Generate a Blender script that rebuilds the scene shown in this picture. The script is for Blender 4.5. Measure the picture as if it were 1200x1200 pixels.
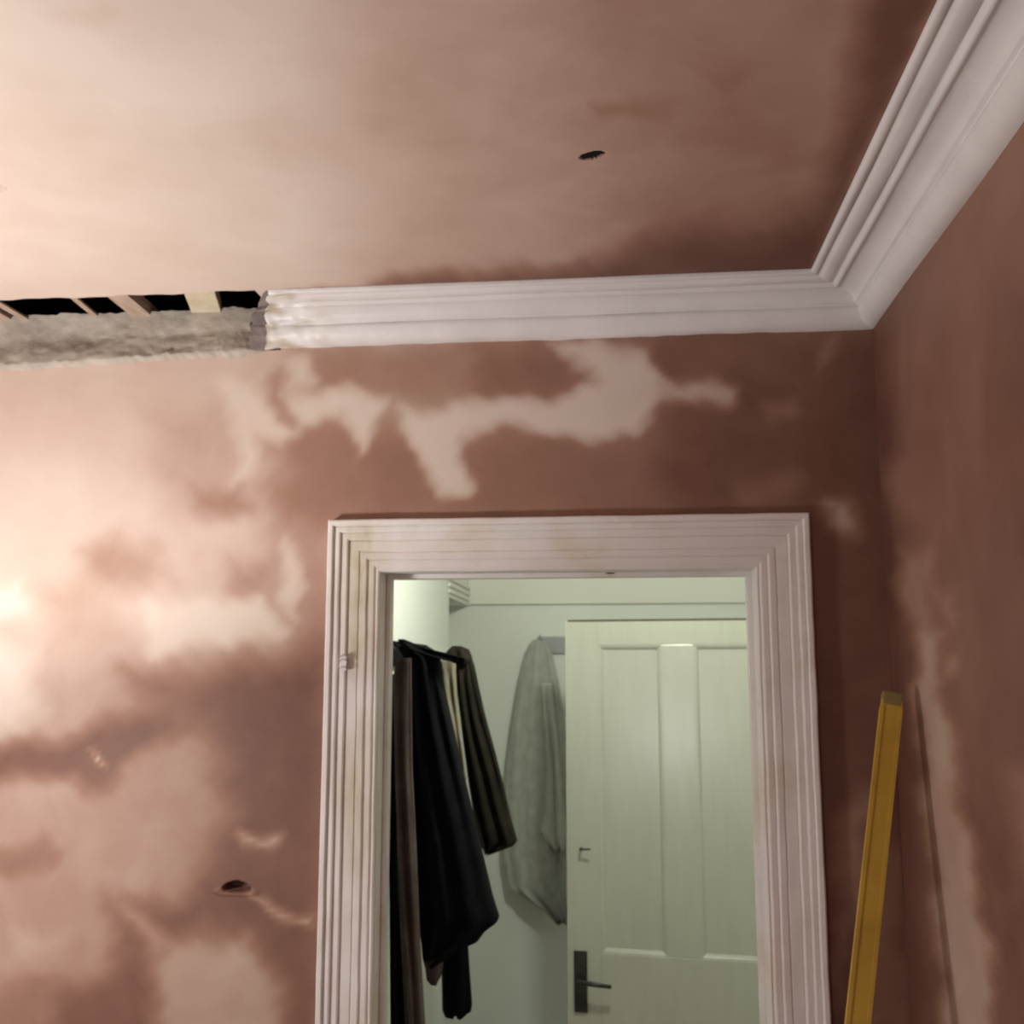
import bpy, bmesh, math, random
import numpy as np
from mathutils import Vector, Matrix, noise

random.seed(7)
for o in list(bpy.data.objects):
    bpy.data.objects.remove(o, do_unlink=True)
scene = bpy.context.scene
COL = scene.collection

# ------------------------------------------------------------------ camera
S = 2.25 / 2.10
CAM = np.array([0.0, -2.25, 1.80])
YAW, PITCH, FPX = 0.1052, 0.1499, 1226.3
_cy, _sy, _cp, _sp = math.cos(YAW), math.sin(YAW), math.cos(PITCH), math.sin(PITCH)
FWD = np.array([-_sy * _cp, _cy * _cp, _sp])
RGT = np.array([_cy, _sy, 0.0])
UP = np.cross(RGT, FWD)
cam_d = bpy.data.cameras.new('camera')
cam = bpy.data.objects.new('camera', cam_d)
COL.objects.link(cam)
cam_d.sensor_width = 36.0
cam_d.lens = 36.0 * FPX / 1200.0
cam_d.clip_start = 0.02
cam_d.dof.use_dof = True          # the photograph is soft throughout, focused short of the wall
cam_d.dof.focus_distance = 1.25
cam_d.dof.aperture_fstop = 8.0
m = Matrix(((RGT[0], UP[0], -FWD[0], CAM[0]), (RGT[1], UP[1], -FWD[1], CAM[1]),
            (RGT[2], UP[2], -FWD[2], CAM[2]), (0, 0, 0, 1)))
cam.matrix_world = m
scene.camera = cam

# ------------------------------------------------------------------ world, lights, exposure
w = bpy.data.worlds.new('world')
scene.world = w
w.use_nodes = True
w.node_tree.nodes['Background'].inputs[0].default_value = (0.010, 0.008, 0.007, 1)
w.node_tree.nodes['Background'].inputs[1].default_value = 1.0


def lamp(name, kind, loc, energy, color, target=None, **kw):
    d = bpy.data.lights.new(name, kind)
    d.energy = energy
    d.color = color
    for k, v in kw.items():
        setattr(d, k, v)
    o = bpy.data.objects.new(name, d)
    COL.objects.link(o)
    o.location = loc
    if target is not None:
        o.rotation_euler = (Vector(target) - Vector(loc)).to_track_quat('-Z', 'Y').to_euler()
    return o


# warm work lamp standing on the left: a shaded bulb, most of its light thrown upwards
lamp('work_lamp_beam', 'SPOT', (-1.46, -0.90, 1.52), 43, (1.0, 0.95, 0.905), target=(-1.43, -0.76, 3.0),
     spot_size=math.radians(148), spot_blend=0.40, shadow_soft_size=0.09)
lamp('work_lamp_glow', 'POINT', (-1.46, -0.90, 1.52), 32, (1.0, 0.95, 0.905), shadow_soft_size=0.10)
# unseen cool fill added behind the camera, placed for the lobby door's highlight
lamp('rear_fill_light', 'POINT', (-0.62, -2.90, 1.33), 18, (0.97, 0.98, 1.0), shadow_soft_size=0.13)
# greenish spot fitting on the lobby ceiling, just inside the door and turned away from it
lamp('lobby_light', 'SPOT', (0.03, 0.38, 2.36), 33, (0.95, 1.0, 0.84), target=(-0.08, 1.9, 1.55),
     spot_size=math.radians(150), spot_blend=0.3, shadow_soft_size=0.07)

scene.view_settings.view_transform = 'Standard'
scene.view_settings.look = 'None'
scene.view_settings.gamma = 1.0
scene.view_settings.exposure = 0.0
scene.view_settings.use_curve_mapping = False


# ------------------------------------------------------------------ geometry of the picture
def ray(px, py):
    return FWD + RGT * (px - 600) / FPX - UP * (py - 600) / FPX


def on_y(px, py, y):
    d = ray(px, py)
    return CAM + d * (y - CAM[1]) / d[1]


def on_z(px, py, z):
    d = ray(px, py)
    return CAM + d * (z - CAM[2]) / d[2]


def on_x(px, py, x):
    d = ray(px, py)
    return CAM + d * (x - CAM[0]) / d[0]


def to_px(P):
    """photo position of points on a surface (for tracing the damp patches once, at build time)"""
    d = np.asarray(P, float) - CAM
    z = d @ FWD
    z = np.where(z < 0.05, 0.05, z)
    return np.stack([600 + FPX * (d @ RGT) / z, 600 - FPX * (d @ UP) / z], -1)


XR = 0.5106 * S            # right wall
ZB = CAM[2] + 0.6809 * S   # underside of the cornice on the wall
ZC = CAM[2] + 0.7589 * S   # ceiling
PJ = 0.1416 * S            # projection of the cornice
XL_A = -0.5983 * S         # architrave outer edges
XR_A = 0.3657 * S
ZT_A = CAM[2] + 0.3046 * S
AW = 0.114                 # architrave width
XL_O, XR_O, ZT_O = XL_A + AW, XR_A - AW, ZT_A - AW   # opening
X_END = on_y(322, 375, -0.05)[0]                       # broken end of the cornice
WT = 0.125                 # wall thickness
XLEFT, YBACK = -3.3, -4.6


# ------------------------------------------------------------------ helpers
def mesh_obj(name, verts, faces, mat, parent=None, smooth=False):
    me = bpy.data.meshes.new(name)
    me.from_pydata([tuple(map(float, v)) for v in verts], [], faces)
    me.update()
    o = bpy.data.objects.new(name, me)
    COL.objects.link(o)
    if mat:
        me.materials.append(mat)
    if parent is not None:
        o.parent = parent
    if smooth:
        me.polygons.foreach_set('use_smooth', [True] * len(me.polygons))
    return o


def from_bm(name, bm, mat, parent=None, smooth=False):
    me = bpy.data.meshes.new(name)
    bmesh.ops.recalc_face_normals(bm, faces=bm.faces)
    bm.to_mesh(me)
    bm.free()
    o = bpy.data.objects.new(name, me)
    COL.objects.link(o)
    me.materials.append(mat)
    if parent is not None:
        o.parent = parent
    if smooth:
        me.polygons.foreach_set('use_smooth', [True] * len(me.polygons))
    return o


def box_bm(lo, hi, bevel=0.0, bm=None, seg=2):
    own = bm is None
    bm = bm or bmesh.new()
    r = bmesh.ops.create_cube(bm, size=1.0)
    for v in r['verts']:
        v.co = Vector([(lo[i] + hi[i]) / 2 + v.co[i] * (hi[i] - lo[i]) for i in range(3)])
    if bevel:
        es = list({e for v in r['verts'] for e in v.link_edges})
        bmesh.ops.bevel(bm, geom=es, offset=bevel, segments=seg, affect='EDGES', profile=0.7)
    return bm


def box(name, lo, hi, mat, parent=None, bevel=0.0):
    return from_bm(name, box_bm(lo, hi, bevel), mat, parent)


def tube_bm(pts, r, n=10, bm=None):
    bm = bm or bmesh.new()
    pts = [Vector(p) for p in pts]
    rings = []
    ref = Vector((0.12, 0.3, 0.95)).normalized()
    for i, p in enumerate(pts):
        t = (pts[min(i + 1, len(pts) - 1)] - pts[max(i - 1, 0)]).normalized()
        a = t.cross(ref)
        if a.length < 1e-3:
            a = t.cross(Vector((1, 0, 0)))
        a.normalize()
        b = t.cross(a)
        rr = r[i] if isinstance(r, (list, tuple)) else r
        rings.append([bm.verts.new(p + (a * math.cos(k * 2 * math.pi / n) + b * math.sin(k * 2 * math.pi / n)) * rr)
                      for k in range(n)])
    for i in range(len(rings) - 1):
        for k in range(n):
            bm.faces.new((rings[i][k], rings[i][(k + 1) % n], rings[i + 1][(k + 1) % n], rings[i + 1][k]))
    bm.faces.new(rings[0])
    bm.faces.new(rings[-1][::-1])
    return bm


def structure(o):
    o['kind'] = 'structure'
    return o


def tag(o, label, cat, group=None):
    o['label'] = label
    o['category'] = cat
    if group:
        o['group'] = group
    return o


def empty(name, loc=(0, 0, 0)):
    o = bpy.data.objects.new(name, None)
    o.empty_display_size = 0.05
    COL.objects.link(o)
    o.location = loc
    return o


def keep(child, parent):
    """parent while leaving the child's vertices in world place"""
    child.parent = parent
    child.matrix_parent_inverse = Matrix.Translation(-Vector(parent.location))
    return child


# ------------------------------------------------------------------ materials
def new_mat(name):
    mt = bpy.data.materials.new(name)
    mt.use_nodes = True
    nt = mt.node_tree
    b = nt.nodes['Principled BSDF']
    tc = nt.nodes.new('ShaderNodeTexCoord')
    return mt, nt, b, tc


def noise_node(nt, tc, scale, detail=4, rough=0.55, stretch=None, dist=0.0):
    n = nt.nodes.new('ShaderNodeTexNoise')
    n.inputs['Scale'].default_value = scale
    n.inputs['Detail'].default_value = detail
    n.inputs['Roughness'].default_value = rough
    n.inputs['Distortion'].default_value = dist
    if stretch:
        mp = nt.nodes.new('ShaderNodeMapping')
        mp.inputs['Scale'].default_value = stretch
        nt.links.new(tc.outputs['Object'], mp.inputs['Vector'])
        nt.links.new(mp.outputs['Vector'], n.inputs['Vector'])
    else:
        nt.links.new(tc.outputs['Object'], n.inputs['Vector'])
    return n


def ramp(nt, fac, stops):
    r = nt.nodes.new('ShaderNodeValToRGB')
    el = r.color_ramp.elements
    el[0].position, el[0].color = stops[0][0], (*stops[0][1], 1)
    el[1].position, el[1].color = stops[-1][0], (*stops[-1][1], 1)
    for p, c in stops[1:-1]:
        e = el.new(p)
        e.color = (*c, 1)
    nt.links.new(fac, r.inputs['Fac'])
    return r


def bump(nt, b, height, strength, dist=0.01):
    bp = nt.nodes.new('ShaderNodeBump')
    bp.inputs['Strength'].default_value = strength
    bp.inputs['Distance'].default_value = dist
    nt.links.new(height, bp.inputs['Height'])
    nt.links.new(bp.outputs['Normal'], b.inputs['Normal'])


def mixed(name, c0, c1, scale=6, rough=0.5, bstr=0.0, stretch=None, bscale=None, lo=0.35, hi=0.65, detail=4,
          spec=0.5):
    mt, nt, b, tc = new_mat(name)
    n = noise_node(nt, tc, scale, detail, stretch=stretch)
    r = ramp(nt, n.outputs['Fac'], [(lo, c0), (hi, c1)])
    nt.links.new(r.outputs['Color'], b.inputs['Base Color'])
    b.inputs['Roughness'].default_value = rough
    b.inputs['Specular IOR Level'].default_value = spec
    if bstr:
        n2 = noise_node(nt, tc, bscale or scale * 4, 5, stretch=stretch)
        bump(nt, b, n2.outputs['Fac'], bstr)
    return mt


def plaster(name):
    """fresh gypsum plaster: pale pink where dry, dark brown where still damp (attribute 'damp')"""
    mt, nt, b, tc = new_mat(name)
    at = nt.nodes.new('ShaderNodeAttribute')
    at.attribute_name = 'damp'
    n1 = noise_node(nt, tc, 7, 5, 0.6, dist=0.4)
    n2 = noise_node(nt, tc, 2.2, 3, 0.5)
    ad = nt.nodes.new('ShaderNodeMath'); ad.operation = 'ADD'
    nt.links.new(n1.outputs['Fac'], ad.inputs[0]); nt.links.new(n2.outputs['Fac'], ad.inputs[1])
    ml = nt.nodes.new('ShaderNodeMath'); ml.operation = 'MULTIPLY_ADD'
    ml.inputs[1].default_value = 0.26; ml.inputs[2].default_value = -0.26
    nt.links.new(ad.outputs[0], ml.inputs[0])
    sm = nt.nodes.new('ShaderNodeMath'); sm.operation = 'ADD'; sm.use_clamp = True
    nt.links.new(at.outputs['Fac'], sm.inputs[0]); nt.links.new(ml.outputs[0], sm.inputs[1])
    r = ramp(nt, sm.outputs[0], [(0.0, (0.70, 0.60, 0.53)), (0.3, (0.585, 0.447, 0.375)),
                                 (0.65, (0.36, 0.205, 0.150)), (1.0, (0.170, 0.077, 0.057))])
    nt.links.new(r.outputs['Color'], b.inputs['Base Color'])
    rr = nt.nodes.new('ShaderNodeMapRange')
    rr.inputs['To Min'].default_value = 0.75; rr.inputs['To Max'].default_value = 0.5
    nt.links.new(sm.outputs[0], rr.inputs['Value'])
    nt.links.new(rr.outputs[0], b.inputs['Roughness'])
    b.inputs['Specular IOR Level'].default_value = 0.25
    nb = noise_node(nt, tc, 9, 3, 0.5)
    bump(nt, b, nb.outputs['Fac'], 0.10, 0.02)
    return mt


M_PL = plaster('pink_plaster')
M_CORN = mixed('cornice_paint', (0.74, 0.715, 0.715), (0.80, 0.775, 0.775), 9, 0.42, 0.10, bscale=60)
_nt = M_CORN.node_tree
_at = _nt.nodes.new('ShaderNodeAttribute'); _at.attribute_name = 'worn'
_mx = _nt.nodes.new('ShaderNodeMix'); _mx.data_type = 'RGBA'
_b = _nt.nodes['Principled BSDF']
_src = _b.inputs['Base Color'].links[0].from_socket
_nt.links.new(_at.outputs['Fac'], _mx.inputs[0]); _nt.links.new(_src, _mx.inputs[6])
_mx.inputs[7].default_value = (0.50, 0.44, 0.34, 1)
_nt.links.new(_mx.outputs[2], _b.inputs['Base Color'])
M_RAW = mixed('broken_plaster', (0.26, 0.215, 0.20), (0.15, 0.115, 0.108), 25, 0.9, 0.5)
M_STAIN = mixed('old_cream_paint', (0.62, 0.56, 0.45), (0.72, 0.69, 0.63), 30, 0.6, 0.3)
M_MASON = mixed('lime_mortar', (0.40, 0.345, 0.29), (0.55, 0.49, 0.42), 12, 0.95, 0.35, lo=0.32, hi=0.68, bscale=60, detail=6)
M_VOID = mixed('dark_void', (0.030, 0.022, 0.022), (0.05, 0.038, 0.034), 8, 0.95)  # dark tone standing in for shade in the void and hole
M_LATH = mixed('sawn_lath', (0.42, 0.30, 0.23), (0.55, 0.42, 0.33), 14, 0.85, 0.3, stretch=(8, 1, 8))
M_CREAM = mixed('cream_batten', (0.62, 0.54, 0.38), (0.72, 0.64, 0.48), 14, 0.8, 0.3)
M_HALL = mixed('lobby_wall_paint', (0.80, 0.815, 0.77), (0.83, 0.845, 0.80), 3, 0.6, 0.05)
M_HALLC = mixed('lobby_ceiling_paint', (0.82, 0.81, 0.74), (0.85, 0.84, 0.77), 3, 0.7)
M_DOOR = mixed('gloss_cream_paint', (0.50, 0.50, 0.43), (0.53, 0.53, 0.46), 5, 0.22, 0.03, stretch=(6, 6, 1), spec=0.7)
M_FLOOR = mixed('dusty_boards', (0.20, 0.13, 0.085), (0.28, 0.19, 0.13), 5, 0.7, 0.2, stretch=(10, 1, 1))
M_METAL = mixed('dull_bronze', (0.045, 0.043, 0.04), (0.07, 0.066, 0.06), 20, 0.4)
M_METAL.node_tree.nodes['Principled BSDF'].inputs['Metallic'].default_value = 0.7
M_CHROME = mixed('chrome', (0.8, 0.8, 0.8), (0.86, 0.86, 0.86), 20, 0.12)
M_CHROME.node_tree.nodes['Principled BSDF'].inputs['Metallic'].default_value = 1.0
M_NAVY = mixed('black_navy_wool', (0.0036, 0.0033, 0.0050), (0.0070, 0.0065, 0.0090), 18, 0.9, 0.3, spec=0.15)
M_BLACK = mixed('black_cloth', (0.0035, 0.003, 0.004), (0.006, 0.0055, 0.0065), 18, 0.9, 0.3, spec=0.15)
M_BROWN = mixed('dark_brown_cloth', (0.006, 0.0048, 0.0034), (0.026, 0.020, 0.013), 9, 0.85, 0.3, spec=0.2)
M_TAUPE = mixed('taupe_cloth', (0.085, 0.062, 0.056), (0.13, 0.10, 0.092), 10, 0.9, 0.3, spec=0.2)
M_CREAMC = mixed('cream_cloth', (0.22, 0.20, 0.145), (0.32, 0.29, 0.22), 10, 0.9, 0.3, spec=0.2)
M_TOWEL = mixed('grey_towelling', (0.42, 0.425, 0.385), (0.50, 0.505, 0.46), 24, 0.95, 0.6, bscale=140, spec=0.1)
M_TOWELL = mixed('pale_towelling', (0.56, 0.57, 0.52), (0.62, 0.63, 0.58), 24, 0.95, 0.6, bscale=140, spec=0.1)
M_YEL = mixed('yellow_paint', (0.44, 0.265, 0.028), (0.54, 0.345, 0.04), 12, 0.45, 0.05)
M_CAP = mixed('olive_rubber', (0.22, 0.165, 0.05), (0.26, 0.20, 0.06), 20, 0.6)


def woodwork(name):
    """white gloss on the door frame with patches of older cream paint and knots of bare filler"""
    mt, nt, b, tc = new_mat(name)
    n = noise_node(nt, tc, 6.0, 4, 0.6)
    r = ramp(nt, n.outputs['Fac'], [(0.26, (0.72, 0.65, 0.52)), (0.38, (0.79, 0.75, 0.69)), (0.50, (0.84, 0.81, 0.795)),
                                    (0.75, (0.86, 0.835, 0.825))])
    at = nt.nodes.new('ShaderNodeAttribute'); at.attribute_name = 'worn'
    n2 = noise_node(nt, tc, 10.0, 4, 0.6, stretch=(2.5, 1, 0.6))
    r2 = ramp(nt, n2.outputs['Fac'], [(0.36, (0.50, 0.43, 0.28)), (0.62, (0.70, 0.65, 0.56))])
    mx = nt.nodes.new('ShaderNodeMix'); mx.data_type = 'RGBA'
    nt.links.new(at.outputs['Fac'], mx.inputs[0])
    nt.links.new(r.outputs['Color'], mx.inputs[6]); nt.links.new(r2.outputs['Color'], mx.inputs[7])
    nt.links.new(mx.outputs[2], b.inputs['Base Color'])
    b.inputs['Roughness'].default_value = 0.52
    nb = noise_node(nt, tc, 30, 4, 0.6, stretch=(1, 1, 0.3))
    bump(nt, b, nb.outputs['Fac'], 0.10, 0.01)
    return mt


M_WOOD = woodwork('old_white_woodwork')


# ------------------------------------------------------------------ damp patches, with some lamp fall-off and hole shade in the value
def poly_sdf(P, poly):
    """signed distance (negative inside) from points P (n,2) to a polygon"""
    poly = np.asarray(poly, float)
    d2 = np.full(len(P), 1e18)
    inside = np.zeros(len(P), bool)
    for a, b in zip(poly, np.roll(poly, -1, 0)):
        e = b - a
        wv = P - a
        t = np.clip((wv @ e) / (e @ e + 1e-12), 0, 1)
        q = wv - t[:, None] * e
        d2 = np.minimum(d2, (q * q).sum(1))
        c = ((a[1] > P[:, 1]) != (b[1] > P[:, 1]))
        with np.errstate(divide='ignore', invalid='ignore'):
            xi = a[0] + (P[:, 1] - a[1]) * e[0] / (e[1] if abs(e[1]) > 1e-9 else 1e-9)
        inside ^= c & (P[:, 0] < xi)
    d = np.sqrt(d2)
    return np.where(inside, -d, d)


def warp(P, amp):
    x, y = P[:, 0], P[:, 1]
    dx = np.sin(y / 21 + x / 57) + 0.6 * np.sin(y / 9.5 - x / 31 + 1) + 0.35 * np.sin(y / 4.7 + x / 6.1)
    dy = np.sin(x / 25 - y / 44 + 2) + 0.6 * np.sin(x / 11.2 + y / 29) + 0.35 * np.sin(x / 5.3 - y / 5.9 + .4)
    return P + amp * np.stack([dx, dy], -1)


def paint(P, base, strokes, amp=5.0):
    Q = warp(P, amp)
    val = np.array(base, float) if np.ndim(base) else np.full(len(P), float(base))
    for s in strokes:
        v, feather, poly = s[:3]
        d = poly_sdf(Q, poly)
        k = np.clip(0.5 - d / (2.7 * feather), 0, 1)
        k = k * k * (3 - 2 * k)
        val = val * (1 - k) + v * k
    return val


def set_attr(o, name, vals):
    a = o.data.attributes.new(name, 'FLOAT', 'POINT')
    a.data.foreach_set('value', np.asarray(vals, np.float32))


def lines(lo, hi, step, extra=()):
    a = list(np.arange(lo, hi, step)) + [hi]
    a += [e for e in extra if lo <= e <= hi]
    a = sorted(set(round(float(x), 5) for x in a))
    out = [a[0]]
    ex = set(round(float(e), 5) for e in extra)
    for x in a[1:]:
        if x - out[-1] < step * 0.3 and x not in ex and x != round(float(hi), 5):
            continue
        if x - out[-1] < step * 0.3 and out[-1] not in ex and len(out) > 1:
            out[-1] = x
            continue
        out.append(x)
    return np.array(out)


def grid(name, us, vs, fn, skip, mat):
    U, V = np.meshgrid(us, vs, indexing='ij')
    verts = fn(U.ravel(), V.ravel())
    nv = len(vs)
    faces = []
    for i in range(len(us) - 1):
        for j in range(len(vs) - 1):
            if skip and skip((us[i] + us[i + 1]) / 2, (vs[j] + vs[j + 1]) / 2):
                continue
            faces.append((i * nv + j, (i + 1) * nv + j, (i + 1) * nv + j + 1, i * nv + j + 1))
    o = mesh_obj(name, verts, faces, mat, smooth=True)
    return o, verts


def dense(c, half, n):
    return list(np.linspace(c - half, c + half, n))


# ---- far wall (face at y = 0)
hole_w = on_y(277, 1039, 0.0)


def far_fn(u, v):
    y = np.zeros_like(u)
    # ragged socket of an old fixing: an oval hole with a slight lip under it
    a = (u - hole_w[0]) / 0.031
    b = (v - hole_w[2]) / 0.0115 - 0.35 * a * a * -1
    r = np.sqrt(a * a + b * b)
    y = np.where(r < 1.0, 0.045 * np.clip((1.0 - r) * 6, 0, 1), y)
    y = np.where((r >= 1.0) & (r < 1.6) & (b < 0.2), -0.002 * np.sin((r - 1.0) / 0.8 * math.pi), y)
    # trowel unevenness
    y = y + 0.0012 * np.sin(u * 9 + v * 4) + 0.001 * np.sin(v * 13 - u * 3)
    return np.stack([u, y, v], -1)


xs = lines(XLEFT, XR, 0.011, [X_END, XL_O - 0.012, XR_O + 0.012] + dense(hole_w[0], 0.06, 40))
zs = lines(0.0, ZC + 0.0, 0.011, [ZB - 0.004, ZT_O + 0.012] + dense(hole_w[2], 0.03, 26))


def far_skip(x, z):
    if XL_O - 0.012 < x < XR_O + 0.012 and z < ZT_O + 0.012:
        return True
    return x < X_END and z > ZB - 0.004


wall_far, V = grid('wall_far', xs, zs, far_fn, far_skip, M_PL)
FAR = [
    # value, feather, outline in the photo's pixels
    (0.92, 40, [(760, 380), (1120, 370), (1150, 1250), (930, 1250), (930, 620), (740, 620)]),
    (0.72, 30, [(320, 480), (500, 500), (760, 490), (780, 620), (330, 620)]),
    (0.60, 16, [(335, 405), (645, 400), (705, 452), (640, 470), (560, 476), (440, 466), (345, 466)]),
    (0.80, 25, [(560, 412), (660, 410), (690, 450), (600, 468), (560, 460)]),
    (0.05, 9, [(335, 462), (410, 460), (445, 470), (440, 505), (428, 532), (415, 508), (398, 490), (346, 490)]),
    (0.02, 9, [(466, 478), (520, 480), (560, 474), (640, 466), (705, 452), (668, 418), (640, 404), (765, 398), (778, 440),
               (764, 480), (742, 514), (660, 508), (600, 500), (545, 508), (536, 540), (552, 575), (512, 580), (496, 556),
               (488, 515)]),
    (0.74, 18, [(690, 392), (800, 384), (800, 404), (720, 408)]),
    (0.85, 12, [(770, 404), (900, 392), (900, 445), (810, 440), (772, 432)]),
    (0.30, 9, [(772, 440), (830, 448), (862, 458), (858, 474), (820, 470), (770, 462)]),
    (0.68, 9, [(895, 482), (935, 468), (940, 482), (905, 496)]),
    (0.74, 12, [(862, 566), (935, 560), (930, 584), (862, 590)]),
    (0.68, 8, [(960, 398), (975, 396), (975, 420), (958, 430)]),
    (0.30, 12, [(972, 592), (1000, 592), (1008, 612), (1000, 628), (976, 626)]),
    (0.62, 14, [(985, 960), (1015, 925), (1022, 950), (1000, 1100), (980, 1180)]),
    (0.68, 16, [(1030, 1010), (1055, 1000), (1062, 1210), (1010, 1210)]),
    # left of the door, upper half
    (0.30, 40, [(-60, 420), (330, 400), (340, 460), (250, 470), (140, 520), (-60, 520)]),
    (0.44, 25, [(190, 470), (275, 470), (285, 600), (210, 610), (170, 560)]),
    (0.08, 11, [(256, 447), (300, 449), (308, 470), (318, 496), (342, 500), (328, 516), (300, 516), (292, 560), (280, 566),
                (276, 500)]),
    (0.12, 9, [(340, 424), (366, 420), (368, 446), (346, 450)]),
    (0.62, 9, [(318, 430), (334, 430), (336, 488), (322, 490)]),
    (0.18, 40, [(-60, 540), (90, 540), (170, 590), (200, 640), (80, 650), (-60, 680)]),
    (0.62, 12, [(222, 568), (282, 574), (298, 596), (280, 606), (232, 590)]),
    (0.22, 9, [(225, 618), (290, 612), (286, 626), (235, 634)]),
    (0.55, 18, [(95, 640), (140, 622), (185, 640), (198, 680), (160, 692), (110, 686)]),
    (0.45, 18, [(40, 690), (130, 690), (150, 760), (60, 760)]),
    (0.55, 16, [(262, 652), (318, 655), (320, 700), (266, 700)]),
    (0.10, 9, [(330, 640), (350, 660), (358, 690), (346, 720), (336, 700)]),
    (0.02, 10, [(168, 706), (235, 708), (310, 700), (332, 736), (300, 748), (270, 760), (240, 752), (182, 764)]),
    (0.0, 12, [(-60, 680), (24, 684), (30, 716), (-60, 730)]),
    (0.0, 16, [(-60, 750), (36, 760), (46, 830), (20, 856), (-60, 866)]),
    # left of the door, lower half
    (0.90, 26, [(150, 792), (260, 786), (385, 760), (385, 1260), (335, 1260), (330, 1190), (298, 1112), (235, 1096),
                (196, 1104), (185, 1260), (60, 1260), (36, 1150), (120, 1132), (116, 1040), (200, 1046), (236, 1020),
                (256, 974), (270, 950), (242, 912), (262, 880), (240, 850), (196, 836)]),
    (0.92, 14, [(-60, 880), (60, 868), (112, 848), (200, 836), (222, 848), (176, 884), (148, 900), (140, 932), (104, 930),
                (92, 914), (-60, 922)]),
    (0.54, 20, [(-60, 930), (100, 936), (150, 906), (240, 868), (252, 950), (238, 1008), (198, 1042), (124, 1038),  # dry plaster darkened through damp for the lamp's weaker light down here
                (116, 1128), (40, 1140), (-60, 1150)]),
    (0.72, 10, [(-60, 998), (50, 984), (66, 1006), (56, 1020), (-60, 1020)]),
    (0.45, 12, [(20, 1092), (80, 1094), (76, 1112), (20, 1116)]),
    (0.42, 14, [(198, 1108), (290, 1106), (322, 1170), (332, 1260), (190, 1260)]),
    (0.55, 12, [(136, 1050), (200, 1100), (184, 1130), (150, 1085)]),
    (0.70, 14, [(-60, 1180), (36, 1148), (70, 1156), (60, 1260), (-60, 1260)]),
    (0.20, 5, [(108, 876), (122, 884), (126, 892), (114, 888)]),
    (0.35, 7, [(292, 1050), (325, 1066), (370, 1072), (370, 1080), (318, 1072)]),
    (0.35, 8, [(285, 976), (330, 976), (330, 986), (290, 986)]),
]
FAR.insert(0, (0.28, 60, [(-900, 380), (340, 380), (340, 780), (-900, 800)]))
P2 = to_px(V)
dm = paint(P2, 0.55 + 0.15 * np.sin(V[:, 0] * 5 + V[:, 2] * 3), FAR, 4.5)
hr = np.hypot((V[:, 0] - hole_w[0]) / 0.031, (V[:, 2] - hole_w[2]) / 0.0115)
dm = np.where(hr < 0.95, 1.0, dm)  # inside of the hole darkened: its shade goes in as damp
set_attr(wall_far, 'damp', dm)
structure(wall_far)

# ---- bare masonry left where the cornice has come away
nx, nz = 420, 18
vv = []
mx0, mx1 = XLEFT, X_END + 0.012
z_lo, z_hi = ZB - 0.012, on_y(150, 364, 0.0)[2]
for i in range(nx + 1):
    x = mx0 + (mx1 - mx0) * i / nx
    jag = 0.008 * noise.noise(Vector((x * 13, 3.1, 0))) + 0.007 * noise.noise(Vector((x * 70, 8, 0)))
    top = 0.006 * noise.noise(Vector((x * 16, 1.7, 5))) + 0.004 * noise.noise(Vector((x * 60, 2, 5)))
    for j in range(nz + 1):
        t = j / nz
        z = z_lo - 0.024 * min(1, max(0, (X_END - x) / 0.65)) * (1 - t) + jag * (1 - t) ** 2 + (z_hi + top - z_lo) * t
        n = noise.noise(Vector((x * 9, z * 16, 0))) * 0.007 + noise.noise(Vector((x * 38, z * 70, 4))) * 0.0025
        cr = noise.noise(Vector((x * 30 + z * 40, z * 55, 9)))
        fade = min(1, max(0, (X_END - 0.03 - x) / 0.05))
        y = 0.008 + n * fade - 0.034 * fade * max(0, 1 - t * 1.9) + 0.012 * max(0, cr - 0.15) * (1 - t)
        if j == 0:
            y = 0.004 if fade > 0 else 0.006
        y = max(y, -0.020)
        vv.append((x, y, z))
ff = [(i * (nz + 1) + j, (i + 1) * (nz + 1) + j, (i + 1) * (nz + 1) + j + 1, i * (nz + 1) + j + 1)
      for i in range(nx) for j in range(nz)]
mas = mesh_obj('bare_masonry', vv, ff, M_MASON, wall_far, smooth=True)
mas['label'] = 'rough grey-brown masonry strip where the cornice is missing'
# ---- right wall (face at x = XR)
ys = lines(YBACK, 0.0, 0.014)
zz = lines(0.0, ZC, 0.014)
wall_right, V = grid('wall_right', ys, zz,
                     lambda u, v: np.stack([XR + 0.0012 * np.sin(u * 8 + v * 5), u, v], -1), None, M_PL)
P2 = to_px(V)
RIGHT = [
    (0.98, 18, [(1010, 380), (1032, 380), (1048, 560), (1064, 720), (1082, 900), (1100, 1260), (1020, 1260)]),
    (0.72, 30, [(1190, 150), (1300, 150), (1300, 330), (1150, 330), (1090, 420), (1060, 420), (1120, 300)]),
    (0.72, 12, [(1040, 540), (1066, 540), (1080, 600), (1050, 606)]),
    (0.60, 9, [(1052, 640), (1092, 640), (1096, 690), (1084, 740), (1066, 730), (1056, 690)]),
    (0.62, 8, [(1100, 690), (1118, 690), (1118, 720), (1108, 728)]),
    (0.45, 10, [(1072, 740), (1100, 735), (1098, 780), (1108, 830), (1120, 900), (1138, 1000), (1158, 1100), (1172, 1260),
                (1110, 1260), (1102, 1120), (1088, 960), (1078, 850)]),
    (0.55, 7, [(1108, 770), (1126, 762), (1122, 790), (1106, 802)]),
    (0.66, 20, [(1190, 900), (1260, 900), (1260, 1050), (1200, 1010)]),
]
far_away = P2[:, 0] > 1400
base = 0.86 + 0.08 * np.sin(V[:, 1] * 4 + V[:, 2] * 3)
set_attr(wall_right, 'damp', np.where(far_away, base, paint(P2, base, RIGHT, 4.5)))
structure(wall_right)

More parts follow.
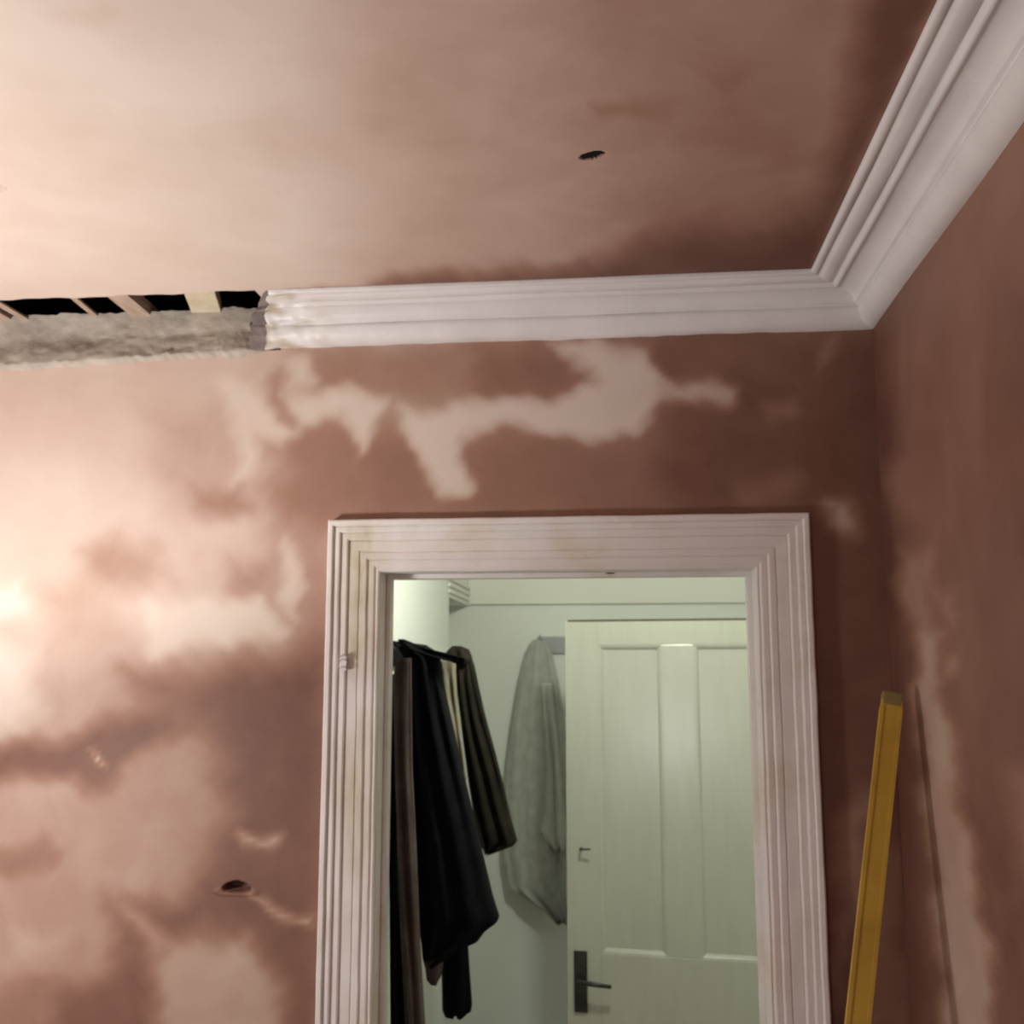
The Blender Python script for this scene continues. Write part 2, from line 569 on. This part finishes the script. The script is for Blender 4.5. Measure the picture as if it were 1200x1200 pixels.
# ---- ceiling
hole_c = on_z(694, 182, ZC)
hole_l = on_z(-6, 221, ZC)
YE = -PJ                                    # ceiling edge along the missing cornice
cx = lines(XLEFT, XR, 0.014, [X_END - 0.012] + dense(hole_c[0], 0.035, 24) + dense(hole_l[0], 0.035, 18))
cyy = lines(YBACK, 0.0, 0.014, [YE] + dense(hole_c[1], 0.03, 22) + dense(hole_l[1], 0.03, 16))


def ceil_fn(u, v):
    z = np.full_like(u, ZC) + 0.001 * np.sin(u * 7 + v * 3)
    for h, rx, ry, sh in ((hole_c, 0.0205, 0.0125, 0.5), (hole_l, 0.020, 0.014, 0.0)):
        a = (u - h[0]) / rx
        b = (v - h[1] - sh * (u - h[0]) * -0.6) / ry
        r = np.sqrt(a * a + b * b)
        z = np.where(r < 1, ZC + (0.003 if sh else 0.05) * np.clip((1 - r) * 10, 0, 1), z)
    # edge broken off unevenly along the missing cornice
    v = np.where((np.abs(v - YE) < 1e-4) & (u < X_END), v + 0.003 * np.sin(u * 31) + 0.002 * np.sin(u * 83), v)
    return np.stack([u, v, z], -1)


def ceil_skip(x, y):
    if x < X_END - 0.012 and y > YE:
        return True
    a, b = (x - hole_c[0]) / 0.0205, (y - hole_c[1] + 0.3 * (x - hole_c[0])) / 0.0125
    return a * a + b * b < 0.85


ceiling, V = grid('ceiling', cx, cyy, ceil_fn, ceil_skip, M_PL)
P2 = to_px(V)
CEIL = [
    (0.38, 70, [(380, -200), (1000, -200), (960, 330), (420, 360)]),  # broad darkening that steepens the lamp's fall-off to the right
    (0.60, 70, [(640, -60), (1060, -60), (960, 320), (720, 330), (700, 120)]),  # second step of the painted fall-off
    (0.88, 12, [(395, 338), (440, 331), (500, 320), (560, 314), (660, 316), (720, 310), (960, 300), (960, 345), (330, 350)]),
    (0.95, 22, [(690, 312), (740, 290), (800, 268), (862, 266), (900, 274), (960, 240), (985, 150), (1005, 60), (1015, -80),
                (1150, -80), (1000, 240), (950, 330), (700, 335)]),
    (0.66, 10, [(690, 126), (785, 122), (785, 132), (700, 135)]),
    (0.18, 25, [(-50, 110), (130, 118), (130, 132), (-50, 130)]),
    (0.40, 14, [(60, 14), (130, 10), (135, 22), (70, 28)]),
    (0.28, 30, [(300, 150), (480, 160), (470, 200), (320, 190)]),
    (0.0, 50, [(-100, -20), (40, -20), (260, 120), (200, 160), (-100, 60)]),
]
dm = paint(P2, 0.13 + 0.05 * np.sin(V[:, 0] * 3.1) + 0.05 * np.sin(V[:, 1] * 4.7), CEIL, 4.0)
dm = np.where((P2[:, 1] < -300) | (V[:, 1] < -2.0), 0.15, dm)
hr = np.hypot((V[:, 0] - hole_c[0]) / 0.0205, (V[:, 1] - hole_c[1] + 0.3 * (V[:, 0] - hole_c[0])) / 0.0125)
dm = np.where(hr < 1.0, 1.0, dm)  # shade inside the hole, put in as damp
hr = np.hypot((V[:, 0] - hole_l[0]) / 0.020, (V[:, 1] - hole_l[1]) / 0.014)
dm = np.where(hr < 1.0, 0.7, dm)  # shade of the left hole, also put in as damp
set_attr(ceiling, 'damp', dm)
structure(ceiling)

for h in (hole_c,):
    box('hole_backing', (h[0] - 0.06, h[1] - 0.06, ZC + 0.07), (h[0] + 0.06, h[1] + 0.06, ZC + 0.08), M_VOID, ceiling)  # dark sheet added behind the hole so that it stays dark

# void over the ceiling, seen through the slot: boards, joists and laths
vb = empty('trim_5', (X_END - 1, 0, ZC)); structure(vb)
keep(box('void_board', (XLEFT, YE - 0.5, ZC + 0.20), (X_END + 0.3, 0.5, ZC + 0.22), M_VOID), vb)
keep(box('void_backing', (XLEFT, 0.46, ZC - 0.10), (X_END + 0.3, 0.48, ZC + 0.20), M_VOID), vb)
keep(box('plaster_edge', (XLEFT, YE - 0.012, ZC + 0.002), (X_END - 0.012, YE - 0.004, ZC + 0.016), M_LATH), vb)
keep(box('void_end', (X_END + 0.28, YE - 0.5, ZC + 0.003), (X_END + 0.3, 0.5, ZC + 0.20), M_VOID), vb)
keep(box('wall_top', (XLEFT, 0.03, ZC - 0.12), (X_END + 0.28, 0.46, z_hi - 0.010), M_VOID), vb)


def bar(name, px0, px1, py, hgt, mat, z=None, skew=0.0):
    z = ZC + 0.012 if z is None else z
    a, b = on_z(px0, py, z), on_z(px1, py, z)
    bm = box_bm((a[0], -PJ - 0.10, z), (b[0], 0.40, z + hgt), 0.002)
    for v in bm.verts:
        v.co.x += skew * (v.co.y + PJ)
    return keep(from_bm(name, bm, mat), vb)


bar('lath', 80, 88, 347, 0.006, M_LATH, skew=-0.1)
bar('lath', -8, 2, 356, 0.006, M_LATH)
bar('batten', 124, 150, 346, 0.03, M_LATH, skew=-0.05)
bar('batten', 216, 254, 340, 0.03, M_CREAM, skew=-0.28)
bar('batten', -60, -30, 350, 0.03, M_LATH)
# ---- other walls and floor of the room
structure(box('floor', (XLEFT, YBACK, -0.05), (XR, 0.0, 0.0), M_FLOOR))
for nm, lo, hi in (('wall_left', (XLEFT - 0.1, YBACK, 0), (XLEFT, 0, ZC)), ('wall_back', (XLEFT, YBACK - 0.1, 0), (XR, YBACK, ZC))):
    o = structure(box(nm, lo, hi, M_PL))
    set_attr(o, 'damp', [0.5] * len(o.data.vertices))

# ------------------------------------------------------------------ cornice
PROF = [(0.1517, 0.0), (0.1517, 0.006), (0.1490, 0.0095), (0.1440, 0.0105), (0.1390, 0.0095), (0.1365, 0.0060),
        (0.1320, 0.0062), (0.1290, 0.0105), (0.1240, 0.0135), (0.1150, 0.0150), (0.1060, 0.0145), (0.1020, 0.0110),
        (0.0975, 0.0118), (0.0955, 0.0180), (0.0915, 0.0205), (0.0875, 0.0195), (0.0850, 0.0160), (0.0740, 0.0165),
        (0.0640, 0.0190), (0.0550, 0.0235), (0.0490, 0.0295), (0.0460, 0.0360), (0.0450, 0.0395), (0.0370, 0.0400),
        (0.0362, 0.0420), (0.0385, 0.0440), (0.0370, 0.0520), (0.0320, 0.0640), (0.0240, 0.0760), (0.0150, ZC - ZB - 0.003), (0.0060, ZC - ZB),
        (-0.004, ZC - ZB)]
kx = PJ / 0.1517
PROF = [(a * kx, b) for a, b in PROF]


def cornice_far():
    x0, n = X_END, 120
    verts, faces = [], []
    npf = len(PROF)
    for i in range(n + 1):
        t = i / n
        for j, (p, d) in enumerate(PROF):
            xs_ = x0 + 0.0 - 0.055 * (1 - p / PJ) + 0.018      # raked, broken end
            xs_ += 0.008 * noise.noise(Vector((p * 60, d * 60, 2)))
            xe = XR - p                                          # mitre
            # denser sampling near the broken end
            tt = t ** 1.6
            x = xs_ + (xe - xs_) * tt
            dmg = max(0.0, 1 - (x - x0) / 0.14)
            ny = noise.noise(Vector((x * 40, p * 50, d * 50))) * 0.008 * dmg
            nz_ = noise.noise(Vector((x * 34, p * 50 + 9, d * 50))) * 0.006 * dmg
            wav = 0.0009 * math.sin(x * 11 + j) + 0.0007 * noise.noise(Vector((x * 25, j * 0.3, 0)))
            edge = 0.003 * noise.noise(Vector((x * 18, j, 3))) if j >= npf - 2 else 0
            verts.append((x, -p + (ny if 0 < j < npf - 1 else 0), ZC - d + (nz_ if j > 0 else 0) + (wav if 0 < j else 0) + edge))
    for i in range(n):
        for j in range(npf - 1):
            faces.append((i * npf + j, i * npf + j + 1, (i + 1) * npf + j + 1, (i + 1) * npf + j))
    return verts, faces, npf


vts, fcs, npf = cornice_far()
c1 = mesh_obj('trim_1', vts, fcs, M_CORN)
for p in c1.data.polygons:
    p.use_smooth = True
structure(c1)
# dark broken end face of the cornice
rim = vts[:npf]
ev = list(rim) + [(rim[0][0] + 0.0 * 0, -0.001, ZC)]
ev = []
for (x, y, z) in rim:
    ev.append((x, y, z))
for (x, y, z) in rim:
    ev.append((x - 0.018 - 0.030 * (1 - min(1, -y / PJ)) + 0.006 * noise.noise(Vector((y * 80, z * 80, 1))), y * 0.86 + 0.002, ZC - (ZC - z) * 0.93 + 0.001))
ef = [(j, j + 1, npf + j + 1, npf + j) for j in range(npf - 1)]
cen = (X_END - 0.06, -0.002, ZC - 0.002)
ev.append(cen)
ef += [(npf + j, npf + j + 1, 2 * npf) for j in range(npf - 1)]
be = mesh_obj('broken_end', ev, ef, M_RAW, c1)
# old cream paint showing through at the broken end
cp = np.array(vts)
wn = np.clip(1.15 - (cp[:, 0] - X_END) / 0.14, 0, 1)
wn *= np.clip([0.45 + 1.6 * noise.noise(Vector((x * 24, y * 40, z * 40))) for x, y, z in vts], 0, 1)
set_attr(c1, 'worn', wn)

verts, faces = [], []
ns = 90
for i in range(ns + 1):
    t = (i / ns) ** 1.5
    for j, (p, d) in enumerate(PROF):
        y = -p + (YBACK + p) * t
        wav = 0.0008 * math.sin(y * 9 + j) + 0.0006 * noise.noise(Vector((y * 20, j * .3, 0)))
        verts.append((XR - p, y, ZC - d + (wav if j else 0)))
for i in range(ns):
    for j in range(npf - 1):
        faces.append((i * npf + j, (i + 1) * npf + j, (i + 1) * npf + j + 1, i * npf + j + 1))
c2 = mesh_obj('trim_2', verts, faces, M_CORN, smooth=True)
structure(c2)


# ------------------------------------------------------------------ door frame
ARCH = [(0, 0.0), (0, 0.027), (0.003, 0.030), (0.011, 0.030), (0.0135, 0.0275), (0.0145, 0.0215), (0.0165, 0.0235), (0.024, 0.0240),
        (0.027, 0.0225), (0.0285, 0.0165), (0.0305, 0.0180), (0.041, 0.0185), (0.044, 0.0165), (0.0455, 0.0110), (0.0475, 0.0130), (0.067, 0.0130),
        (0.0685, 0.0100), (0.0705, 0.0105), (0.0725, 0.0135), (0.0835, 0.0140), (0.0865, 0.0120), (0.0880, 0.0085), (0.0900, 0.0105), (0.100, 0.0110),
        (0.103, 0.0095), (0.105, 0.0075), (0.109, 0.0085), (0.1125, 0.0065), (AW, 0.004), (AW, 0.0)]
frame = empty('trim_3', (0, 0, 0))
structure(frame)


def arch_piece(name, a_out, a_in, b_out, b_in, n=60):
    """sweep the moulding between two mitred ends given by the outer and inner corner of each"""
    vs_, fs_ = [], []
    k = len(ARCH)
    a_out, a_in, b_out, b_in = map(Vector, (a_out, a_in, b_out, b_in))
    for i in range(n + 1):
        t = i / n
        o_, i_ = a_out.lerp(b_out, t), a_in.lerp(b_in, t)
        for (u, th) in ARCH:
            q = o_.lerp(i_, u / AW)
            jit = 0.0012 * noise.noise(Vector((q.x * 14, q.z * 14, u * 40)))
            vs_.append((q.x + jit, -th - (jit if th > 0 else 0), q.z + jit * .6))
    for i in range(n):
        for j in range(k - 1):
            fs_.append((i * k + j, i * k + j + 1, (i + 1) * k + j + 1, (i + 1) * k + j))
    o = mesh_obj(name, vs_, fs_, M_WOOD, frame)
    bm = bmesh.new(); bm.from_mesh(o.data); bmesh.ops.recalc_face_normals(bm, faces=bm.faces); bm.to_mesh(o.data); bm.free()
    P_ = to_px(np.array(vs_))
    worn = np.exp(-(((P_[:, 0] - 420) / 26) ** 2)) * np.clip((P_[:, 1] - 600) / 20, 0, 1) * np.clip((1300 - P_[:, 1]) / 500, 0.25, 1)
    worn = worn * np.clip(0.75 + 0.6 * np.sin(P_[:, 1] / 47.0) + 0.3 * np.sin(P_[:, 1] / 17.0), 0, 1)
    worn = np.maximum(worn, np.exp(-(((P_[:, 0] - 425) / 18) ** 2 + ((P_[:, 1] - 650) / 40) ** 2)))
    set_attr(o, 'worn', worn)
    return o


arch_piece('architrave', (XL_A, 0, 0), (XL_O, 0, 0), (XL_A, 0, ZT_A), (XL_O, 0, ZT_O))
arch_piece('architrave', (XL_A, 0, ZT_A), (XL_O, 0, ZT_O), (XR_A, 0, ZT_A), (XR_O, 0, ZT_O))
arch_piece('architrave', (XR_A, 0, ZT_A), (XR_O, 0, ZT_O), (XR_A, 0, 0), (XR_O, 0, 0))
# lining of the opening, with a planted stop
for nm, lo, hi in (('jamb', (XL_O - 0.03, 0.0, 0), (XL_O, WT, ZT_O + 0.03)), ('jamb', (XR_O, 0.0, 0), (XR_O + 0.03, WT, ZT_O + 0.03)),
                   ('head', (XL_O, 0.0, ZT_O), (XR_O, WT, ZT_O + 0.03)),
                   ('door_stop', (XL_O, 0.055, 0), (XL_O + 0.010, 0.090, ZT_O - 0.010)),
                   ('door_stop', (XR_O - 0.010, 0.055, 0), (XR_O, 0.090, ZT_O - 0.010)),
                   ('door_stop', (XL_O, 0.055, ZT_O - 0.010), (XR_O, 0.090, ZT_O))):
    box(nm, lo, hi, M_WOOD, frame, 0.0015)
# chips knocked out of the head
for px, py in ((715, 672), (696, 665)):
    q = on_y(px, py, 0.0)
    bm = bmesh.new()
    bmesh.ops.create_icosphere(bm, subdivisions=1, radius=1)
    for v in bm.verts:
        v.co = Vector((v.co.x * 0.012, v.co.y * 0.004, v.co.z * 0.0022))
    o = from_bm('paint_chip', bm, M_RAW, frame)
    o.location = (q[0], -0.004, q[2])
# small bright wire clip on the left architrave
q = on_y(403, 778, -0.024)
clip = empty('cable_clip', q)
for dz, r in ((0.014, 0.007), (0.004, 0.008), (-0.014, 0.010)):
    pts = [(r * math.cos(a), -0.004 - 0.004 * math.sin(a), dz + r * 0.8 * math.sin(a)) for a in np.linspace(0.1, math.pi - .1, 9)]
    from_bm('wire_loop', tube_bm(pts, 0.0012, 6), M_CHROME, clip, True)
from_bm('clip_plate', box_bm((-0.006, -0.003, -0.014), (0.006, 0.006, 0.018), 0.001), M_CORN, clip)
tag(clip, 'tiny bright wire clip on the left side of the door frame', 'clip')

# ------------------------------------------------------------------ lobby beyond the door
YB = 2.15                                   # back wall of the lobby
ZH = on_y(600, 708.5, YB)[2]                # underside of the boxing along its back wall
ZL = 2.46                                   # its ceiling
XH = on_y(550, 720, YB)[0]                  # its left wall
XHR = 0.85
Y_AL = on_x(526, 720, XH)[1]                # start of the alcove in the left wall
structure(box('floor_lobby', (XH - 0.5, 0.0, -0.05), (XHR, YB + 0.1, 0.0), mixed('pale_bounce_floor', (0.50, 0.49, 0.44), (0.58, 0.57, 0.52), 6, 0.5)))  # floor tone made pale to bounce light up into the lobby
structure(box('ceiling_lobby', (XH - 0.5, WT, ZL), (XHR, YB + 0.1, ZL + 0.05), M_HALLC))
structure(box('wall_lobby_back', (XH - 0.5, YB, 0), (XHR, YB + 0.1, ZL), M_HALL))
structure(box('wall_lobby_left', (XH - 0.1, WT, 0), (XH, Y_AL, ZL), M_HALL))
structure(box('wall_lobby_right', (XHR, WT, 0), (XHR + 0.1, YB, ZL), M_HALL))
structure(box('wall_lobby_alcove', (XH - 0.5, Y_AL, 0), (XH - 0.16, YB, ZL), M_HALL))
bx = empty('trim_4', (XH, YB, ZH)); structure(bx)
keep(box('boxing', (XH, YB - 0.025, ZH), (XHR, YB, ZL), M_HALLC, None, 0.003), bx)
keep(box('alcove_header', (XH - 0.16, Y_AL, ZH - 0.004), (XH, YB, ZL), M_HALLC), bx)
for k in range(3):
    z = ZH + 0.012 + k * 0.024
    keep(box('reed', (XH, Y_AL - 0.02, z), (XH + 0.009, YB - 0.025, z + 0.011), M_HALLC, None, 0.003), bx)
nearw = empty('wall_lobby_near', (0, WT, 0)); structure(nearw)
for lo, hi in (((XH - 0.1, WT - 0.02, 0), (XL_O - 0.03, WT, ZL)), ((XR_O + 0.03, WT - 0.02, 0), (XHR + .1, WT, ZL)),
               ((XL_O - 0.03, WT - 0.02, ZT_O + 0.03), (XR_O + 0.03, WT, ZL + .05))):
    keep(box('wall_face', lo, hi, M_HALL), nearw)


# panelled door, standing open in front of the lobby's back wall
DW, DH, DT = 0.762, 0.0, 0.04
p_tl = on_y(662, 727, 1.37)                 # top of its free edge
ZD = p_tl[2]
door = empty('door_1', (p_tl[0], 1.37, 0.0))
door.rotation_euler = (0, 0, math.radians(-6.5))
structure(door)
sx = (0.0, 0.112, 0.328, 0.434, 0.650, DW)
zt0, zt1 = ZD, ZD - 0.085
zl0, zl1 = ZD - 1.085, ZD - 1.315
zb1 = 0.23
zb0 = 0.008


def dpart(name, lo, hi, bev=0.002, mat=M_DOOR, parent=None):
    return box(name, lo, hi, mat, parent or door, bev)


dpart('stile', (sx[0], 0, zb0), (sx[1], DT, ZD))
dpart('stile', (sx[4], 0, zb0), (sx[5], DT, ZD))
dpart('rail', (sx[1], 0, zt1), (sx[4], DT, zt0))
dpart('dark_top_edge', (sx[0] + 0.01, -0.0015, ZD - 0.005), (sx[5], DT, ZD + 0.0015), 0, M_TAUPE)  # thin dark strip along the top of the door
dpart('rail', (sx[1], 0, zl1), (sx[4], DT, zl0))
dpart('rail', (sx[1], 0, zb0), (sx[4], DT, zb1))
dpart('muntin', (sx[2], 0, zl0), (sx[3], DT, zt1))
dpart('muntin', (sx[2], 0, zb1), (sx[3], DT, zl1))


def panel(x0, x1, z0, z1):
    p = dpart('panel', (x0, 0.014, z0), (x1, DT - 0.012, z1), 0)
    # ovolo moulding round the panel
    b = 0.016
    bm = bmesh.new()
    pr = [(0, 0.002), (0.004, 0.002), (0.009, 0.005), (0.013, 0.009), (b, 0.014)]
    rings = []
    for (u, y) in pr:
        rings.append([bm.verts.new((x0 + u, y, z0 + u)), bm.verts.new((x1 - u, y, z0 + u)),
                      bm.verts.new((x1 - u, y, z1 - u)), bm.verts.new((x0 + u, y, z1 - u))])
    for i in range(len(rings) - 1):
        for k in range(4):
            bm.faces.new((rings[i][k], rings[i][(k + 1) % 4], rings[i + 1][(k + 1) % 4], rings[i + 1][k]))
    from_bm('moulding', bm, M_DOOR, p)
    return p


for x0, x1 in ((sx[1], sx[2]), (sx[3], sx[4])):
    panel(x0, x1, zl0, zt1)
    panel(x0, x1, zb1, zl1)
zh = ZD - 1.165
plate = dpart('handle_plate', (0.022, -0.008, zh - 0.105), (0.066, 0.0, zh + 0.085), 0.003, M_METAL)
from_bm('lever', tube_bm([(0.044, 0, zh), (0.044, -0.045, zh), (0.06, -0.052, zh), (0.10, -0.052, zh - 0.004), (0.15, -0.05, zh - 0.008)],
                         [0.009, 0.009, 0.0085, 0.0075, 0.006], 10), M_METAL, plate, True)
o = from_bm('key_stub', tube_bm([(0.050, -0.03, ZD - 0.755), (0.085, -0.035, ZD - 0.752)], 0.003, 6), M_METAL, door)
from_bm('coat_peg', tube_bm([(0.050, 0.0, ZD - 0.755), (0.050, -0.032, ZD - 0.755)], 0.004, 6), M_METAL, door)


# ------------------------------------------------------------------ hanging clothes
def hang(name, rows, y0, depth, mat, parent=None, folds=3, amp=0.012, seed=0, n=34, samples=56, tilt=0.0):
    """a hanging piece of cloth: closed cross-sections between its left and right outline, folded in depth"""
    rows = [(on_y((a + b) / 2, py, y0)[2], on_y(a, py, y0)[0], on_y(b, py, y0)[0]) for py, a, b in rows]
    zs_ = np.array([r[0] for r in rows])
    t = np.linspace(0, 1, samples)
    zq = zs_[0] + (zs_[-1] - zs_[0]) * t
    zq = np.sort(np.unique(np.concatenate([zq, zs_])))[::-1]
    xl = np.interp(-zq, -zs_, [r[1] for r in rows])
    xr = np.interp(-zq, -zs_, [r[2] for r in rows])
    vs_, fs_ = [], []
    H = zs_[0] - zs_[-1]
    for i, z in enumerate(zq):
        c, hw = (xl[i] + xr[i]) / 2, max((xr[i] - xl[i]) / 2, 0.002)
        f = (zs_[0] - z) / H
        k = min(1, 0.35 + 2.2 * f)
        for a in range(n):
            th = 2 * math.pi * a / n
            u = math.cos(th)
            fold = amp * k * math.sin(folds * math.pi * u + seed + 1.3 * math.sin(f * 4 + seed))
            fold += 0.35 * amp * math.sin(folds * 2.3 * math.pi * u + seed * 2 + f * 3)
            s = math.sin(th)
            sq = math.copysign(abs(s) ** 0.6, s)
            y = y0 + depth * min(1, hw / 0.04) * sq * (0.7 + 0.3 * k) + fold * math.sqrt(max(0, 1 - u * u)) + tilt * u * hw
            vs_.append((c + hw * u, y, z + 0.006 * math.sin(u * 5 + seed) * f))
    m_ = len(zq)
    for i in range(m_ - 1):
        for a in range(n):
            fs_.append((i * n + a, i * n + (a + 1) % n, (i + 1) * n + (a + 1) % n, (i + 1) * n + a))
    fs_.append(tuple(range(n))[::-1])
    fs_.append(tuple((m_ - 1) * n + a for a in range(n)))
    o = mesh_obj(name, vs_, fs_, mat, smooth=True)
    if parent is not None:
        keep(o, parent)
    return o


def garment(name, y0, label, cat='coat', group=None):
    e = empty(name, (XH + 0.1, y0, 1.2))
    return tag(e, label, cat, group)


def loop(g, pix, y, peg_y):
    """cord loop from the top of a garment to its peg"""
    a = on_y(pix[0], pix[1], y)
    b = (XH + 0.050, peg_y, 1.845 + 0.026)
    mid = ((a[0] + b[0]) / 2, (y + peg_y) / 2, min(a[2], b[2]) - 0.004)
    keep(from_bm('hanging_loop', tube_bm([a, mid, b], 0.003, 6), M_BLACK, None, True), g)


# peg rail on the left wall of the lobby, carrying the clothes
rail = empty('peg_rail', (XH, 0.55, 1.80))
tag(rail, 'dark wooden peg rail behind the hanging coats', 'rail')
rz = 1.845
keep(box('board', (XH, 0.22, rz - 0.035), (XH + 0.018, 1.10, rz + 0.035), M_BLACK, None, 0.003), rail)
pegs = {}
for yy in (0.32, 0.44, 0.72, 0.92):
    o = from_bm('peg', tube_bm([(XH + 0.016, yy, rz), (XH + 0.04, yy, rz + 0.004), (XH + 0.055, yy, rz + 0.014)], [0.008, 0.007, 0.009], 8), M_METAL, None, True)
    keep(o, rail)

g = garment('taupe_garment', 0.34, 'taupe garment hanging furthest left, beside the door jamb', 'garment')
hang('body', [(771, 464, 482), (800, 461, 482), (900, 463, 483), (1000, 466, 488), (1100, 470, 492), (1230, 477, 500)], 0.36, 0.035, M_TAUPE, g, 2, 0.010, 1)
hang('lining', [(790, 454, 468), (1000, 456, 471), (1230, 458, 480)], 0.40, 0.02, M_BLACK, g, 2, 0.006, 4)

g = garment('dark_coat', 0.52, 'long blackish navy coat hanging in front of the other clothes')
hang('body', [(752, 468, 474), (758, 467, 488), (764, 470, 503), (770, 474, 514), (778, 477, 517), (800, 479, 519), (850, 482, 530), (900, 484, 541), (950, 486, 553),
              (1000, 488, 565), (1050, 490, 577), (1075, 492, 585), (1080, 492, 583), (1090, 493, 570), (1101, 495, 562), (1107, 496, 547),
              (1124, 498, 521), (1132, 499, 505)], 0.52, 0.06, M_NAVY, g, 3, 0.016, 2)
hang('collar', [(749, 467, 474), (754, 466, 486), (761, 470, 506), (767, 486, 530), (772, 512, 547), (776, 530, 545)], 0.50, 0.028, M_BLACK, g, 2, 0.006, 5)
loop(g, (471, 756), 0.50, 0.44)
hang('sleeve', [(1060, 516, 545), (1107, 518, 548), (1140, 518, 550), (1180, 519, 553), (1187, 522, 552), (1190, 530, 546)], 0.55, 0.035, M_BLACK, g, 2, 0.008, 3)
hang('hem_lining', [(1040, 496, 520), (1120, 497, 521), (1146, 500, 517), (1152, 505, 514)], 0.50, 0.02, M_TAUPE, g, 1, 0.004, 3)

g = garment('cream_garment', 0.70, 'narrow cream garment showing between the two dark coats', 'garment')
hang('body', [(774, 500, 534), (790, 503, 534), (820, 508, 536), (860, 518, 540), (890, 528, 544), (915, 538, 547)], 0.70, 0.03, M_CREAMC, g, 3, 0.012, 2.5)
loop(g, (512, 776), 0.70, 0.72)

g = garment('brown_jacket', 0.92, 'short dark brown jacket hanging just right of the long navy coat')
hang('body', [(768, 533, 552), (780, 534, 556), (800, 535, 560), (840, 540, 569), (880, 545, 580), (920, 550, 590), (960, 556, 599), (984, 560, 606), (988, 562, 603), (994, 566, 588), (1000, 568, 573)],
     0.92, 0.05, M_BROWN, g, 3, 0.020, 0.7)
hang('hood', [(757, 530, 540), (761, 526, 549), (766, 522, 551), (772, 520, 553), (776, 530, 552)], 0.90, 0.045, M_BROWN, g, 2, 0.01, 1.9)
loop(g, (534, 766), 0.90, 0.92)

# hook rack and towel on the back wall
ra, rb = on_y(631, 746, YB - 0.02), on_y(700, 766, YB - 0.02)
rack = empty('hook_rack', (ra[0], YB, rb[2]))
keep(box('board', (ra[0], YB - 0.014, rb[2]), (rb[0], YB, ra[2]), mixed('grey_paint', (0.36, 0.355, 0.37), (0.40, 0.395, 0.41), 6, 0.4), None, 0.003), rack)
for dx in (0.008, 0.16):
    hx = ra[0] + dx
    keep(from_bm('hook', tube_bm([(hx, YB - 0.012, ra[2] - 0.006), (hx, YB - 0.035, ra[2] - 0.012), (hx, YB - 0.048, ra[2] - 0.002), (hx, YB - 0.050, ra[2] + 0.008)], [0.006, 0.006, 0.006, 0.008], 8), M_CHROME, None, True), rack)
tag(rack, 'grey hook board with chrome hooks on the lobby back wall', 'hook rack')
tw = empty('bath_towel', (on_y(630, 900, YB)[0], YB - 0.08, 1.2))
tag(tw, 'grey bath towel hanging from a hook left of the white door', 'towel')
hang('cloth', [(750, 625, 638), (756, 619, 643), (770, 615, 648), (800, 608, 655), (850, 600, 662), (900, 594, 666), (950, 591, 668), (1000, 590, 668), (1040, 597, 668),
               (1048, 606, 668), (1060, 624, 668), (1072, 640, 668), (1082, 652, 664)], YB - 0.095, 0.022, M_TOWEL, tw, 4, 0.020, 0.4)
hang('top_layer', [(800, 634, 646), (850, 638, 652), (900, 640, 657), (950, 638, 661), (972, 634, 664), (984, 640, 664), (996, 650, 662)], YB - 0.135, 0.014, M_TOWELL, tw, 2, 0.012, 2.2)

# ------------------------------------------------------------------ yellow straightedge leaning in the corner
zt = 0.0
top = on_y(1046, 812, -0.20)
low = on_y(1005, 1200, -0.36)
top[0] = min(top[0], XR - 0.0215)
dirv = Vector(low - top).normalized()
L = (top[2] - 0.004) / -dirv.z
bot = Vector(top) + dirv * L
se = empty('straightedge', bot)
zax = -dirv
yax = (Vector((0.15, 1, 0)) - zax * Vector((0.15, 1, 0)).dot(zax)).normalized()
xax = yax.cross(zax)
R3 = Matrix((xax, yax, zax)).transposed()
se.rotation_euler = R3.to_euler()
hw, hd = 0.0188, 0.011
bm = box_bm((-hw, -hd, 0.012), (hw, hd, L - 0.016), 0.003)
body = from_bm('body', bm, M_YEL, se)
from_bm('edge_rib', box_bm((-hw - 0.001, -hd - 0.002, 0.03), (-hw + 0.006, hd + 0.002, L - 0.03), 0.001), M_YEL, body)
from_bm('edge_rib', box_bm((hw - 0.006, -hd - 0.002, 0.03), (hw + 0.001, hd + 0.002, L - 0.03), 0.001), M_YEL, body)
from_bm('end_cap', box_bm((-hw - 0.0005, -hd - 0.0005, L - 0.03), (hw + 0.0005, hd + 0.0005, L), 0.008, None, 4), M_CAP, se)
from_bm('end_cap', box_bm((-hw - 0.0005, -hd - 0.0005, 0.0), (hw + 0.0005, hd + 0.0005, 0.03), 0.006, None, 4), M_CAP, se)
tag(se, 'long yellow straightedge leaning into the corner right of the door frame', 'straightedge')
